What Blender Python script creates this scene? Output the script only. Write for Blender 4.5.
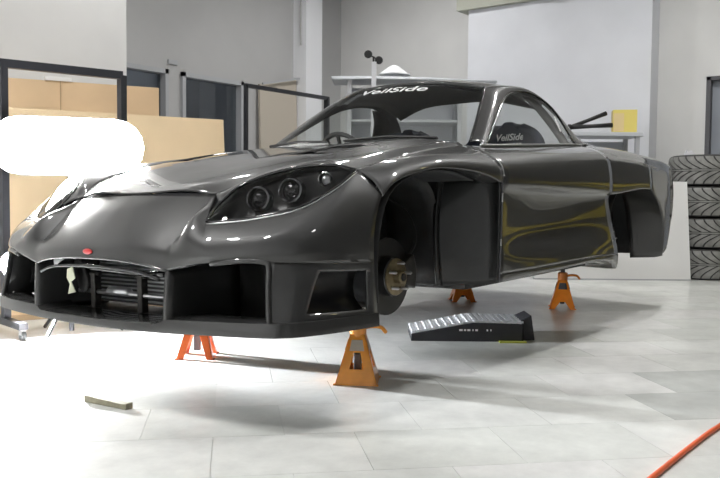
import bpy, bmesh, math, random
from mathutils import Vector, Matrix
random.seed(7)
for o in list(bpy.data.objects): bpy.data.objects.remove(o)
sc = bpy.context.scene
COL = sc.collection
PI = math.pi

# ------------------------------------------------------------------ camera
def view_axes(yaw, pitch, roll):
    d = Vector((math.cos(pitch)*math.cos(yaw), math.cos(pitch)*math.sin(yaw), math.sin(pitch)))
    r = d.cross(Vector((0, 0, 1))).normalized(); u = r.cross(d)
    c, s = math.cos(roll), math.sin(roll)
    return r*c + u*s, u*c - r*s, d
cr, cu, cd = view_axes(math.radians(217.0), math.radians(-2.95), math.radians(0.5))
cam_d = bpy.data.cameras.new('camera'); cam = bpy.data.objects.new('camera', cam_d); COL.objects.link(cam)
cam.matrix_world = Matrix(((cr.x, cu.x, -cd.x, 2.738), (cr.y, cu.y, -cd.y, 2.575), (cr.z, cu.z, -cd.z, 0.76), (0, 0, 0, 1)))
cam_d.sensor_width = 36.0; cam_d.lens = 812.0/720.0*36.0; cam_d.clip_start = 0.05
sc.camera = cam

# ------------------------------------------------------------------ world, exposure
w = bpy.data.worlds.new('world'); sc.world = w; w.use_nodes = True
w.node_tree.nodes['Background'].inputs[0].default_value = (0.80, 0.86, 0.84, 1)
w.node_tree.nodes['Background'].inputs[1].default_value = 0.07
sc.view_settings.view_transform = 'Standard'; sc.view_settings.look = 'None'
sc.view_settings.gamma = 1.0; sc.view_settings.use_curve_mapping = False
sc.view_settings.exposure = 0.42

# strength of the lamps (used by their builders)
TUBE_E = 58.0; STRIP_E = 70.0; SPOT_E = 6500.0

# ------------------------------------------------------------------ materials
MATS = {}
def mat(name, col, rough=0.5, metal=0.0, coat=0.0, noise=0.0, nscale=8.0, bump=0.0, bscale=40.0, emit=None, estr=0.0, spec=0.5, coat_rough=0.03):
    m = bpy.data.materials.new(name); m.use_nodes = True; nt = m.node_tree; b = nt.nodes['Principled BSDF']
    b.inputs['Base Color'].default_value = (*col, 1); b.inputs['Roughness'].default_value = rough
    b.inputs['Metallic'].default_value = metal; b.inputs['Coat Weight'].default_value = coat
    b.inputs['Coat Roughness'].default_value = coat_rough; b.inputs['Specular IOR Level'].default_value = spec
    if noise or bump:
        tc = nt.nodes.new('ShaderNodeTexCoord')
    if noise:
        n = nt.nodes.new('ShaderNodeTexNoise'); n.inputs['Scale'].default_value = nscale; n.inputs['Detail'].default_value = 6
        nt.links.new(tc.outputs['Object'], n.inputs['Vector'])
        r = nt.nodes.new('ShaderNodeMapRange'); r.inputs[1].default_value = 0.3; r.inputs[2].default_value = 0.7
        r.inputs[3].default_value = 1-noise; r.inputs[4].default_value = 1+noise
        nt.links.new(n.outputs['Fac'], r.inputs[0])
        mx = nt.nodes.new('ShaderNodeVectorMath'); mx.operation = 'SCALE'; mx.inputs[0].default_value = col
        nt.links.new(r.outputs[0], mx.inputs['Scale']); nt.links.new(mx.outputs[0], b.inputs['Base Color'])
    if bump:
        n2 = nt.nodes.new('ShaderNodeTexNoise'); n2.inputs['Scale'].default_value = bscale; n2.inputs['Detail'].default_value = 4
        nt.links.new(tc.outputs['Object'], n2.inputs['Vector'])
        bp = nt.nodes.new('ShaderNodeBump'); bp.inputs['Strength'].default_value = bump; bp.inputs['Distance'].default_value = 0.01
        nt.links.new(n2.outputs['Fac'], bp.inputs['Height']); nt.links.new(bp.outputs[0], b.inputs['Normal'])
    if emit:
        b.inputs['Emission Color'].default_value = (*emit, 1); b.inputs['Emission Strength'].default_value = estr
    MATS[name] = m; return m
def glass_mat(name, tint, refl=1.0, rough=0.02):
    m = bpy.data.materials.new(name); m.use_nodes = True; nt = m.node_tree; nt.nodes.clear()
    out = nt.nodes.new('ShaderNodeOutputMaterial'); t = nt.nodes.new('ShaderNodeBsdfTransparent'); g = nt.nodes.new('ShaderNodeBsdfGlossy')
    t.inputs[0].default_value = (*tint, 1); g.inputs['Roughness'].default_value = rough; g.inputs[0].default_value = (refl, refl, refl, 1)
    fr = nt.nodes.new('ShaderNodeFresnel'); ge = nt.nodes.new('ShaderNodeNewGeometry'); mr = nt.nodes.new('ShaderNodeMapRange')   # single-sheet glass: same reflectance from both sides
    mr.inputs[3].default_value = 1.5; mr.inputs[4].default_value = 1/1.5; nt.links.new(ge.outputs['Backfacing'], mr.inputs[0]); nt.links.new(mr.outputs[0], fr.inputs[0])
    mx = nt.nodes.new('ShaderNodeMixShader'); nt.links.new(fr.outputs[0], mx.inputs[0]); nt.links.new(t.outputs[0], mx.inputs[1]); nt.links.new(g.outputs[0], mx.inputs[2])
    nt.links.new(mx.outputs[0], out.inputs[0]); MATS[name] = m; return m
mat('paint', (0.032, 0.032, 0.032), 0.42, 0.12, 1.0, bump=0.02, bscale=9.0, spec=0.3)
mat('paint_rough', (0.016, 0.017, 0.017), 0.40, 0.2, 0.25, noise=0.35, nscale=7, bump=0.10, bscale=14)
mat('black_plastic', (0.012, 0.012, 0.013), 0.45)
mat('lamp_black', (0.005, 0.005, 0.005), 0.3)
mat('liner', (0.014, 0.015, 0.016), 0.6, noise=0.4, nscale=12, bump=0.3, bscale=20)
mat('gloss_black', (0.008, 0.008, 0.009), 0.12, 0, 0.8)
mat('rubber', (0.018, 0.018, 0.018), 0.7)
mat('cast_iron', (0.05, 0.048, 0.045), 0.5, 0.7, noise=0.3, nscale=30)
mat('rotor', (0.06, 0.06, 0.06), 0.4, 0.9)
mat('hub_bronze', (0.22, 0.18, 0.11), 0.45, 0.8, noise=0.3, nscale=40)
mat('steel', (0.55, 0.55, 0.56), 0.3, 0.9)
mat('alu', (0.75, 0.76, 0.78), 0.35, 0.85)
mat('dark_chrome', (0.22, 0.22, 0.23), 0.15, 1.0)
mat('chrome', (0.85, 0.85, 0.85), 0.12, 1.0)
mat('print_grey', (0.55, 0.56, 0.56), 0.6)
mat('headliner', (0.04, 0.04, 0.04), 0.9)
mat('seat_cloth', (0.022, 0.027, 0.045), 0.85, bump=0.15, bscale=150)
mat('dash', (0.02, 0.02, 0.022), 0.6)
mat('white_print', (0.92, 0.92, 0.92), 0.6)
mat('red_badge', (0.55, 0.03, 0.03), 0.35, coat=0.5)
mat('red_lamp', (0.25, 0.01, 0.01), 0.2, coat=1)
mat('core', (0.10, 0.10, 0.105), 0.5, 0.6)
mat('tag', (0.80, 0.80, 0.62), 0.6)
glass_mat('windscreen', (0.95, 0.97, 0.96), 0.9)
glass_mat('side_glass', (0.94, 0.96, 0.95), 0.7)
glass_mat('lamp_cover', (0.72, 0.72, 0.72), 0.6)
mat('orange', (0.86, 0.25, 0.02), 0.35, 0, 0.4, noise=0.12, nscale=14)
mat('amber', (0.84, 0.33, 0.04), 0.35, 0, 0.4, noise=0.12, nscale=14)
mat('orange_red', (0.74, 0.14, 0.03), 0.35, 0, 0.4, noise=0.12, nscale=14)
mat('label_dark', (0.09, 0.09, 0.10), 0.5)
mat('label_buff', (0.45, 0.40, 0.33), 0.5)

# ------------------------------------------------------------------ mesh helpers
def link(o, parent=None):
    COL.objects.link(o)
    if parent is not None: o.parent = parent
    return o
def mesh(name, verts, faces, m, parent=None, smooth=True, angle=None):
    me = bpy.data.meshes.new(name); me.from_pydata([tuple(v) for v in verts], [], faces); me.update()
    if smooth:
        for p in me.polygons: p.use_smooth = True
        if angle is not None: me.set_sharp_from_angle(angle=math.radians(angle))
    me.materials.append(MATS[m] if isinstance(m, str) else m)
    return link(bpy.data.objects.new(name, me), parent)
def empty(name, loc=(0, 0, 0), rz=0.0, label=None, cat=None, group=None, parent=None):
    o = bpy.data.objects.new(name, None); link(o, parent); o.location = loc; o.rotation_euler = (0, 0, rz); o.empty_display_size = 0.1
    return tag(o, label, cat, group)
def tag(o, label=None, cat=None, group=None, kind=None):
    if label: o['label'] = label
    if cat: o['category'] = cat
    if group: o['group'] = group
    if kind: o['kind'] = kind
    return o
def copy_tree(o, parent=None):
    c = o.copy(); COL.objects.link(c); c.parent = parent
    for ch in list(o.children): copy_tree(ch, c)
    return c
def cr1(p0, p1, p2, p3, t):
    return 0.5*((2*p1) + (p2-p0)*t + (2*p0-5*p1+4*p2-p3)*t*t + (3*p1-p0-3*p2+p3)*t*t*t)
def spline(pts, n):
    P = [Vector(p) for p in pts]; out = []
    P = [P[0]*2-P[1]] + P + [P[-1]*2-P[-2]]
    for i in range(1, len(P)-2):
        for k in range(n): out.append(cr1(P[i-1], P[i], P[i+1], P[i+2], k/n))
    out.append(P[-2]); return out
def grid_surface(grid, nu=5, nv=5):
    rows = [spline(r, nu) for r in grid]
    cols = [spline([r[j] for r in rows], nv) for j in range(len(rows[0]))]
    return [[cols[j][i] for j in range(len(cols))] for i in range(len(cols[0]))]
class MB:
    """collects shapes into one mesh object"""
    def __init__(s): s.v = []; s.f = []
    def add(s, V, F):
        b = len(s.v); s.v += [Vector(v) for v in V]; s.f += [tuple(b+i for i in f) for f in F]; return s
    def box(s, lo, hi, rot=None, piv=None):
        x0, y0, z0 = lo; x1, y1, z1 = hi
        V = [Vector(p) for p in ((x0,y0,z0),(x1,y0,z0),(x1,y1,z0),(x0,y1,z0),(x0,y0,z1),(x1,y0,z1),(x1,y1,z1),(x0,y1,z1))]
        if rot is not None:
            c = Vector(piv) if piv is not None else sum(V, Vector())/8
            V = [rot @ (p-c) + c for p in V]
        return s.add(V, [(0,3,2,1),(4,5,6,7),(0,1,5,4),(1,2,6,5),(2,3,7,6),(3,0,4,7)])
    def bar(s, a, b, wd, h, up=(0, 0, 1)):
        a, b = Vector(a), Vector(b); d = (b-a).normalized(); u = Vector(up)
        r = d.cross(u)
        if r.length < 1e-4: r = d.cross(Vector((1, 0, 0)))
        r.normalize(); u = r.cross(d)
        V = [p + r*sx*wd/2 + u*sz*h/2 for p in (a, b) for sx, sz in ((-1,-1),(1,-1),(1,1),(-1,1))]
        return s.add(V, [(3,2,1,0),(4,5,6,7),(0,1,5,4),(1,2,6,5),(2,3,7,6),(3,0,4,7)])
    def tube(s, pts, rad, n=8, closed=False):
        P = [Vector(p) for p in pts]; N = len(P); V = []; F = []
        rads = rad if isinstance(rad, (list, tuple)) else [rad]*N
        prev = None
        for i, p in enumerate(P):
            t = (P[(i+1) % N]-P[i-1]) if closed else (P[min(i+1, N-1)]-P[max(i-1, 0)])
            t.normalize()
            if prev is None:
                r = t.cross(Vector((0, 0, 1)))
                if r.length < 1e-3: r = t.cross(Vector((1, 0, 0)))
            else: r = prev - t*prev.dot(t)
            r.normalize(); prev = r; u = t.cross(r)
            for k in range(n):
                a = 2*PI*k/n; V.append(p + (r*math.cos(a)+u*math.sin(a))*rads[i])
        for i in range(N if closed else N-1):
            j = (i+1) % N
            for k in range(n):
                l = (k+1) % n; F.append((i*n+k, i*n+l, j*n+l, j*n+k))
        if not closed: F.append(tuple(range(n-1, -1, -1))); F.append(tuple((N-1)*n+k for k in range(n)))
        return s.add(V, F)
    def lathe(s, prof, origin=(0, 0, 0), axis='z', n=24, caps=True):
        V = []; F = []; o = Vector(origin); m = len(prof)
        for k in range(n):
            a = 2*PI*k/n; c, q = math.cos(a), math.sin(a)
            for r, h in prof:
                V.append(o + (Vector((r*c, r*q, h)) if axis == 'z' else Vector((r*c, h, r*q)) if axis == 'y' else Vector((h, r*c, r*q))))
        for k in range(n):
            l = (k+1) % n
            for i in range(m-1): F.append((k*m+i, l*m+i, l*m+i+1, k*m+i+1))
        if caps:
            if prof[0][0] > 1e-5: F.append(tuple(k*m for k in range(n-1, -1, -1)))
            if prof[-1][0] > 1e-5: F.append(tuple(k*m+m-1 for k in range(n)))
        return s.add(V, F)
    def prism(s, poly, off):
        P = [Vector(p) for p in poly]; o = Vector(off); n = len(P)
        return s.add(P+[p+o for p in P], [tuple(range(n-1, -1, -1)), tuple(range(n, 2*n))] + [(i, (i+1) % n, n+(i+1) % n, n+i) for i in range(n)])
    def surf(s, grid, nu=5, nv=5, hole=None):
        G = grid_surface(grid, nu, nv); R, Cn = len(G), len(G[0])
        F = []
        for i in range(R-1):
            for j in range(Cn-1):
                if hole and hole((j+.5)/(Cn-1), (i+.5)/(R-1)): continue
                F.append((i*Cn+j, i*Cn+j+1, (i+1)*Cn+j+1, (i+1)*Cn+j))
        return s.add([p for r in G for p in r], F)
    def mirror(s):
        n = len(s.v); V = [Vector((p.x, -p.y, p.z)) for p in s.v]
        F = [tuple(n+i for i in reversed(f)) for f in s.f]; s.v += V; s.f += F; return s
    def flipped(s):
        o = MB(); o.v = [Vector((p.x, -p.y, p.z)) for p in s.v]; o.f = [tuple(reversed(f)) for f in s.f]; return o
    def build(s, name, m, parent=None, smooth=False, angle=35, thick=0.0, offset=-1, bevel=0.0, merge=0.0):
        o = mesh(name, s.v, s.f, m, parent, smooth=True, angle=None if smooth else angle)
        bm = bmesh.new(); bm.from_mesh(o.data)
        if merge: bmesh.ops.remove_doubles(bm, verts=bm.verts, dist=merge)
        bmesh.ops.recalc_face_normals(bm, faces=bm.faces); bm.to_mesh(o.data); bm.free()
        if not smooth: o.data.set_sharp_from_angle(angle=math.radians(angle))
        if thick:
            md = o.modifiers.new('thick', 'SOLIDIFY'); md.thickness = thick; md.offset = offset
        if bevel:
            md = o.modifiers.new('bevel', 'BEVEL'); md.width = bevel; md.segments = 2; md.limit_method = 'ANGLE'; md.angle_limit = math.radians(40)
        return o
def text_mesh(name, body, size, m, parent, mw, extrude=0.001, shear=0.0, bold=0.0):
    cu_ = bpy.data.curves.new(name, 'FONT'); cu_.body = body; cu_.size = size; cu_.extrude = extrude; cu_.align_x = 'CENTER'; cu_.align_y = 'CENTER'
    cu_.shear = shear; cu_.offset = bold; cu_.resolution_u = 3
    t = bpy.data.objects.new(name, cu_); COL.objects.link(t)
    dg = bpy.context.evaluated_depsgraph_get(); me = bpy.data.meshes.new_from_object(t.evaluated_get(dg))
    bpy.data.objects.remove(t); me.transform(mw); me.materials.clear(); me.materials.append(MATS[m])
    return link(bpy.data.objects.new(name, me), parent)
def frame_mat(origin, xdir, ydir):
    x = Vector(xdir).normalized(); y = Vector(ydir); y = (y - x*y.dot(x)).normalized(); z = x.cross(y)
    return Matrix(((x.x, y.x, z.x, origin[0]), (x.y, y.y, z.y, origin[1]), (x.z, y.z, z.z, origin[2]), (0, 0, 0, 1)))

# ================================================================== the room
def tile_mat(name, col, rough):
    m = mat(name, col, rough); nt = m.node_tree; b = nt.nodes['Principled BSDF']; ge = nt.nodes.new('ShaderNodeNewGeometry')
    def noise(scale, detail, lo, hi, a, c):
        n = nt.nodes.new('ShaderNodeTexNoise'); n.inputs['Scale'].default_value = scale; n.inputs['Detail'].default_value = detail; n.inputs['Roughness'].default_value = .65
        nt.links.new(ge.outputs['Position'], n.inputs['Vector'])
        r = nt.nodes.new('ShaderNodeMapRange'); r.inputs[1].default_value = lo; r.inputs[2].default_value = hi; r.inputs[3].default_value = a; r.inputs[4].default_value = c
        nt.links.new(n.outputs['Fac'], r.inputs[0]); return r.outputs[0]
    k1 = noise(2.6, 6, .33, .67, .82, 1.06)          # broad mottling
    k2 = noise(11, 5, .30, .75, 1.05, .90)            # scuffs and stains
    mu = nt.nodes.new('ShaderNodeMath'); mu.operation = 'MULTIPLY'; nt.links.new(k1, mu.inputs[0]); nt.links.new(k2, mu.inputs[1])
    sc_ = nt.nodes.new('ShaderNodeVectorMath'); sc_.operation = 'SCALE'; sc_.inputs[0].default_value = col
    nt.links.new(mu.outputs[0], sc_.inputs['Scale']); nt.links.new(sc_.outputs[0], b.inputs['Base Color'])
tile_mat('tile_grey', (0.71, 0.72, 0.70), 0.28)
tile_mat('tile_light', (0.74, 0.74, 0.73), 0.28)
tile_mat('tile_worn', (0.66, 0.675, 0.65), 0.32)
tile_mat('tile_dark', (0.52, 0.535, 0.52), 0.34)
mat('joint', (0.66, 0.66, 0.64), 0.6)
mat('wall_white', (0.70, 0.715, 0.76), 0.85, noise=0.05, nscale=1.5)
mat('wall_light', (0.68, 0.68, 0.675), 0.85, noise=0.05, nscale=1.5)
mat('wall_grey', (0.46, 0.46, 0.46), 0.85, noise=0.06, nscale=1.2)
mat('pillar_white', (0.82, 0.83, 0.86), 0.8)
mat('beam_paint', (0.42, 0.43, 0.37), 0.8)
mat('ceiling_paint', (0.30, 0.30, 0.30), 0.9)
mat('frame_grey', (0.42, 0.43, 0.45), 0.5)
mat('door_paint', (0.27, 0.29, 0.33), 0.5, noise=0.08, nscale=3)
mat('dark_room', (0.36, 0.38, 0.43), 0.8)
mat('tube_dim', (1, 1, 1), .5, emit=(.95, .97, 1), estr=TUBE_E*.25)
mat('tube', (1, 1, 1), .5, emit=(1, .99, .97), estr=TUBE_E)
mat('tube_yellow', (1, 1, 1), .5, emit=(1, .90, .50), estr=TUBE_E)
mat('white_enamel', (0.8, 0.8, 0.8), 0.4)
glass_mat('pane', (0.75, 0.78, 0.80), 1.0)

floor = MB().box((-7.2, -6.5, -.06), (5.2, 6.0, -.004)).build('floor', 'joint'); tag(floor, kind='structure')
# tiles laid square at 45 degrees to the walls
tu = Vector((-.72, .694, 0)).normalized(); tv = Vector((-.694, -.72, 0)).normalized(); TO = Vector((1.241, .942, 0)); TW, TH = .45, .37
tile_me = {}
for k in ('tile_grey', 'tile_light', 'tile_worn', 'tile_dark'):
    m = MB().box((-TW/2+.0008, -TH/2+.0008, -.004), (TW/2-.0008, TH/2-.0008, 0)).build('tile', k); tile_me[k] = m.data; bpy.data.objects.remove(m)
rot_t = math.atan2(tu.y, tu.x); cam_xy = Vector((2.738, 2.575, 0)); cd2 = Vector((cd.x, cd.y, 0)).normalized(); cr2 = Vector((cr.x, cr.y, 0)).normalized()
cells = []
for i in range(-22, 23):
    for j in range(-28, 29):
        p = TO + tu*((i+.5)*TW + (j % 2)*TW*.5) + tv*((j+.5)*TH - .02)
        if not (-6.15 < p.x < 4.9 and -4.5 < p.y < 5.7): continue
        dp = (p-cam_xy).dot(cd2); lt = (p-cam_xy).dot(cr2)
        vis = dp > 1.6 and abs(lt) < dp*.46+.3
        cells.append((0 if vis else 1, dp if vis else 99+abs(dp), p))
cells.sort(key=lambda c: (c[0], c[1]))
rest = MB()
for n, (vis, dp, p) in enumerate(cells):
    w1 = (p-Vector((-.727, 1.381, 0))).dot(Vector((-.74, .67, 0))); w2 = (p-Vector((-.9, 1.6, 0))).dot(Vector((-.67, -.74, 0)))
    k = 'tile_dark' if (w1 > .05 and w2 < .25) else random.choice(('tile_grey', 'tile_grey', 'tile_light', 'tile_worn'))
    if n < 300:
        o = link(bpy.data.objects.new('tile', tile_me[k]), floor); o.location = p; o.rotation_euler = (0, 0, rot_t)
    else:
        V = [p+tu*a+tv*c for a, c in ((-TW/2+.0008, -TH/2+.0008), (TW/2-.0008, -TH/2+.0008), (TW/2-.0008, TH/2-.0008), (-TW/2+.0008, TH/2-.0008))]
        rest.add([Vector((q.x, q.y, -.004)) for q in V]+V, [(7,6,5,4),(0,1,5,4),(1,2,6,5),(2,3,7,6),(3,0,4,7)])
o = rest.build('tile_field', 'tile_grey', floor); o['kind'] = 'stuff'

def S(name, mb, m, parent=None, **k):
    o = mb.build(name, m, parent, **k)
    if parent is None: o['kind'] = 'structure'
    return o
# rear wall, with the proud lit partition and the door to the right of it
S('wall_rear', MB().box((-6.6, -6.2, 0), (-6.3, .30, 4.2)).box((-6.6, 1.35, 0), (-6.3, 1.75, 4.2)).box((-6.6, .30, 2.05), (-6.3, 1.35, 4.2)), 'wall_light')
S('wall_partition', MB().box((-6.3, -2.42, 0), (-6.05, -.205, 3.04)), 'wall_white')
S('trim_1', MB().box((-6.34, -2.55, 3.04), (-5.98, -.18, 3.22)).box((-6.2, -1.35, 3.02), (-5.96, -1.22, 3.08)), 'beam_paint')
d1 = S('door_1', MB().box((-6.42, .34, 0), (-6.36, 1.31, 2.02)), 'door_paint')
MB().box((-6.36, .30, 0), (-6.28, .345, 2.05)).box((-6.36, 1.305, 0), (-6.28, 1.35, 2.05)).box((-6.36, .30, 2.01), (-6.28, 1.35, 2.05)).build('door_frame', 'label_dark', d1)
for z0, z1 in ((.2, .95), (1.05, 1.85)): MB().box((-6.36, .45, z0), (-6.35, 1.2, z1)).build('door_panel', 'door_paint', d1, bevel=.004)
MB().tube([(-6.35, 1.22, 1.0), (-6.30, 1.22, 1.0), (-6.30, 1.12, 1.0)], .012, 8).build('handle', 'steel', d1)
# dark shutter with yellow bands, added outside the frame for the car door's reflection
mat('shutter_dark', (0.035, 0.037, 0.04), 0.6); mat('reflection_yellow', (0.70, 0.55, 0.03), 0.5)
sh = S('added_shutter', MB().box((-6.55, 1.75, 0), (-6.45, 6.0, 4.2)), 'shutter_dark')
for k in range(20): MB().bar((-6.44, 1.76, .12+k*.205), (-6.44, 6.0, .12+k*.205), .03, .17, up=(0, 0, 1)).build('added_shutter_slat', 'reflection_yellow' if k in (2, 4) else 'shutter_dark', sh)
S('wall_left', MB().box((-6.6, 6.0, 0), (5.2, 6.2, 4.2)), 'shutter_dark')
# corner pillar
S('trim_2', MB().box((-5.62, -5.0, 0), (-5.30, -4.38, 4.2)), 'pillar_white')
S('trim_3', MB().tube([(-5.285, -4.46, 3.3), (-5.285, -4.46, 2.72)], .012, 6), 'wall_grey')
# right-hand wall with two interior windows; nearer lit block further forward
wall = MB()
Y0, Y1 = -4.75, -4.6
def wseg(x0, x1, z0, z1): wall.box((x0, Y0, z0), (x1, Y1, z1))
wseg(-6.3, -4.36, 0, 4.2); wseg(-4.36, -3.40, 2.15, 4.2); wseg(-3.40, -3.20, 0, 4.2); wseg(-3.20, -2.55, 2.14, 4.2); wseg(-2.55, 5.0, 0, 4.2)
wseg(-4.36, -3.40, 0, .75); wseg(-3.20, -2.55, 0, .75)
S('wall_right', wall, 'wall_grey')
for n, (x0, x1) in enumerate(((-4.36, -3.40), (-3.20, -2.55))):
    wd = S('window_%d' % (n+1), MB().box((x0, -4.70, .75), (x0+.045, -4.56, 2.15)).box((x1-.045, -4.70, .75), (x1, -4.56, 2.15)).box((x0, -4.70, 2.10), (x1, -4.56, 2.15)).box((x0, -4.70, .75), (x1, -4.56, .80)), 'frame_grey')
    MB().box((x0+.045, -4.66, .80), (x1-.045, -4.65, 2.10)).build('pane', 'pane', wd)
S('wall_inner_room', MB().box((-5.2, -6.4, 0), (-2.0, -6.3, 2.8)).box((-5.2, -6.4, 2.75), (-2.0, -4.75, 2.85)).box((-5.3, -6.4, 0), (-5.2, -4.75, 2.85)).box((-2.0, -6.4, 0), (-1.9, -4.75, 2.85)), 'dark_room')
S('trim_4', MB().box((-3.345, -4.6, 2.215), (-3.215, -4.58, 2.265)), 'frame_grey')
S('wall_block', MB().box((-1.69, -4.6, 0), (5.0, -3.3, 4.2)), 'wall_light')
S('wall_front', MB().box((5.0, -6.2, 0), (5.2, 6.0, 4.2)), 'wall_light')
S('ceiling', MB().box((-6.6, -6.2, 4.2), (5.2, 6.0, 4.3)), 'ceiling_paint')
# ceiling lamps: round high-bay fittings
GL = 'round ceiling lamps'
for x, y, k, ye, lab in [(-4.5,-2.6,2,0,'white round ceiling lamp nearest the corner pillar'),(-3.9,.9,3,0,'white round ceiling lamp in front of the partition'),(-4.4,3.6,.5,1,'yellowish round ceiling lamp nearest the door'),
        (-1.6,-2.6,1.6,0,'white round ceiling lamp above the plywood boards'),(-1.1,1.55,3,0,'bright round ceiling lamp above the car door'),(-1.4,3.6,.25,1,'yellowish round ceiling lamp out beyond the car door'),
        (1.9,-1.2,4,0,'added bright round ceiling lamp in front of the far headlight'),(2.2,.3,2.3,0,'added bright round ceiling lamp in front of the car nose'),(1.6,3.6,.35,0,'dim white round ceiling lamp over the near floor')]:  # front pair is unseen fill, added to brighten the nose and its floor
    L = empty('ceiling_lamp', (x, y, 4.2), 0, lab, 'lamp', GL)
    mn = 'lamp_%s_%d' % ('yellow' if ye else 'white', k*100)
    if mn not in MATS: mat(mn, (1, 1, 1), .5, emit=(1, .88, .45) if ye else (1, .99, .97), estr=TUBE_E*k*1.55)
    MB().lathe([(.02,0),(.02,-.10),(.05,-.10),(.07,-.16),(.15,-.30),(.145,-.30),(.06,-.15)], n=24, caps=False).build('reflector', 'white_enamel', L, angle=40)
    MB().lathe([(0,-.298),(.10,-.296),(.140,-.285)], n=24).build('lens', mn, L, smooth=True)
L = empty('ceiling_lamp', (-3.5, -5.6, 2.75), 0, 'added dim tube lamp on the ceiling of the side room behind the windows', 'lamp', GL)
MB().box((-.4,-.07,-.05), (.4,.07,0)).build('lamp_body', 'white_enamel', L)
MB().tube([(-.38, 0, -.07), (.38, 0, -.07)], .018, 8).build('fill_tube', 'tube_dim', L, smooth=True)  # unseen lamp added to brighten the room behind the windows
# ================================================================== the car
# car frame: x forward from the front axle, y to the car's left, z up from its nominal ground; lifted and slightly tilted on the stands
CAR = empty('sports_car', label='dark grey wide-body sports coupe without wheels raised on orange jack stands', cat='car')
CAR.matrix_world = Matrix(((0.999888, -0.001128, 0.014907, 0), (0.001423, 0.999804, -0.019755, 0), (-0.014881, 0.019774, 0.999694, 0.15876), (0, 0, 0, 1)))
def both(mk, name, m, parent=None, **k):
    a = mk(); o1 = a.build(name, m, parent or CAR, **k); o2 = a.flipped().build(name, m, parent or CAR, **k); return o1, o2
def full(rows):          # rows run from the centre line outwards: mirror to the whole width
    return [[(x, -y, z) for x, y, z in reversed(r[1:])] + list(r) for r in rows]

# ---- hood
HE = [(.70,.40,.612),(.63,.46,.640),(.53,.53,.672),(.40,.595,.705),(.25,.64,.738),(0,.675,.782),(-.25,.695,.815),(-.50,.705,.840)]
HC = [(.745,0,.620),(.69,0,.642),(.60,0,.672),(.47,0,.708),(.30,0,.748),(.05,0,.793),(-.18,0,.828),(-.40,0,.855)]
rows = []
for c, e in zip(HC, HE):
    r = []
    for t, dz in ((0,0),(.3,.004),(.55,.010),(.75,.010),(.9,.003),(1,0)):
        r.append((c[0]+(e[0]-c[0])*t**2, e[1]*t, c[2]+(e[2]-c[2])*t**2+dz))
    r[-1] = (e[0]+.003, e[1]-.005, e[2]); rows.append(r)
def hood_hole(u, v):
    return (0.20 < u < 0.34 or 0.66 < u < 0.80) and 0.62 < v < 0.80
hood = MB().surf(full(rows), 6, 6, hood_hole).build('hood', 'paint', CAR, smooth=True, thick=.006)
G = grid_surface(full(rows), 6, 6)
nr, nc = len(G), len(G[0])
for u0, u1 in ((.20,.34),(.66,.80)):
    vent = MB()
    i0, i1 = round(.62*(nr-1)), round(.80*(nr-1)); j0, j1 = round(u0*(nc-1)), round(u1*(nc-1))
    tray = [[G[i][j]+Vector((0,0,-.03)) for j in range(j0-1, j1+2)] for i in range(i0-1, i1+2)]
    V = [p for r in tray for p in r]; n = len(tray[0]); vent.add(V, [(a*n+b, a*n+b+1, (a+1)*n+b+1, (a+1)*n+b) for a in range(len(tray)-1) for b in range(n-1)])
    vo = vent.build('hood_vent', 'black_plastic', hood)
    for k in range(3):
        i = i0 + (k+.5)*(i1-i0)/3; ia = int(i)
        MB().bar(G[ia][j0]+Vector((0,0,-.012)), G[ia][j1]+Vector((0,0,-.012)), .03, .004, up=(.35,0,1)).build('vent_louvre', 'paint', hood)

# ---- front bumper: nose skin, corner skins, lower corners with a side vent
P1 = [[(.743,0,.617),(.737,.13,.616),(.725,.27,.613),(.698,.40,.609),(.77,.452,.563),(.83,.493,.514)],
      [(.828,0,.562),(.823,.13,.560),(.808,.27,.550),(.790,.388,.538),(.845,.455,.535),(.868,.525,.482)],
      [(.912,0,.482),(.908,.14,.480),(.898,.28,.470),(.878,.390,.456),(.905,.465,.470),(.897,.56,.442)],
      [(.955,0,.43),(.953,.14,.428),(.943,.28,.419),(.924,.398,.408),(.920,.49,.410),(.905,.585,.408)],
      [(.962,0,.385),(.96,.14,.383),(.95,.28,.372),(.928,.395,.350),(.915,.50,.372),(.893,.59,.382)]]
P2 = [[(.83,.493,.514),(.764,.66,.528),(.671,.78,.558),(.557,.84,.621),(.448,.852,.685),(.43,.948,.60)],
      [(.868,.525,.482),(.808,.682,.495),(.73,.793,.52),(.63,.860,.563),(.53,.892,.60),(.46,.951,.55)],
      [(.897,.56,.442),(.848,.70,.455),(.787,.795,.47),(.70,.868,.49),(.595,.912,.51),(.483,.953,.49)],
      [(.905,.585,.408),(.862,.71,.415),(.813,.788,.42),(.735,.868,.43),(.63,.916,.44),(.49,.953,.43)],
      [(.893,.59,.382),(.858,.70,.392),(.82,.775,.385),(.74,.862,.38),(.64,.913,.375),(.487,.950,.37)]]
P3 = [[(.82,.775,.385),(.70,.885,.38),(.61,.922,.375),(.487,.950,.37)],
      [(.835,.775,.30),(.735,.870,.30),(.63,.915,.295),(.482,.951,.29)],
      [(.857,.797,.160),(.795,.865,.156),(.65,.920,.152),(.474,.955,.150)]]
b = MB().surf([r[:4] for r in P1], 6, 6).surf([r[3:] for r in P1], 6, 6).surf(P2, 6, 6).surf(P3, 8, 10, lambda u, v: .375 < u < .92 and .22 < v < .80)
bumper = b.mirror().build('front_bumper', 'paint', CAR, angle=24, thick=.012, merge=.0012)
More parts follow.
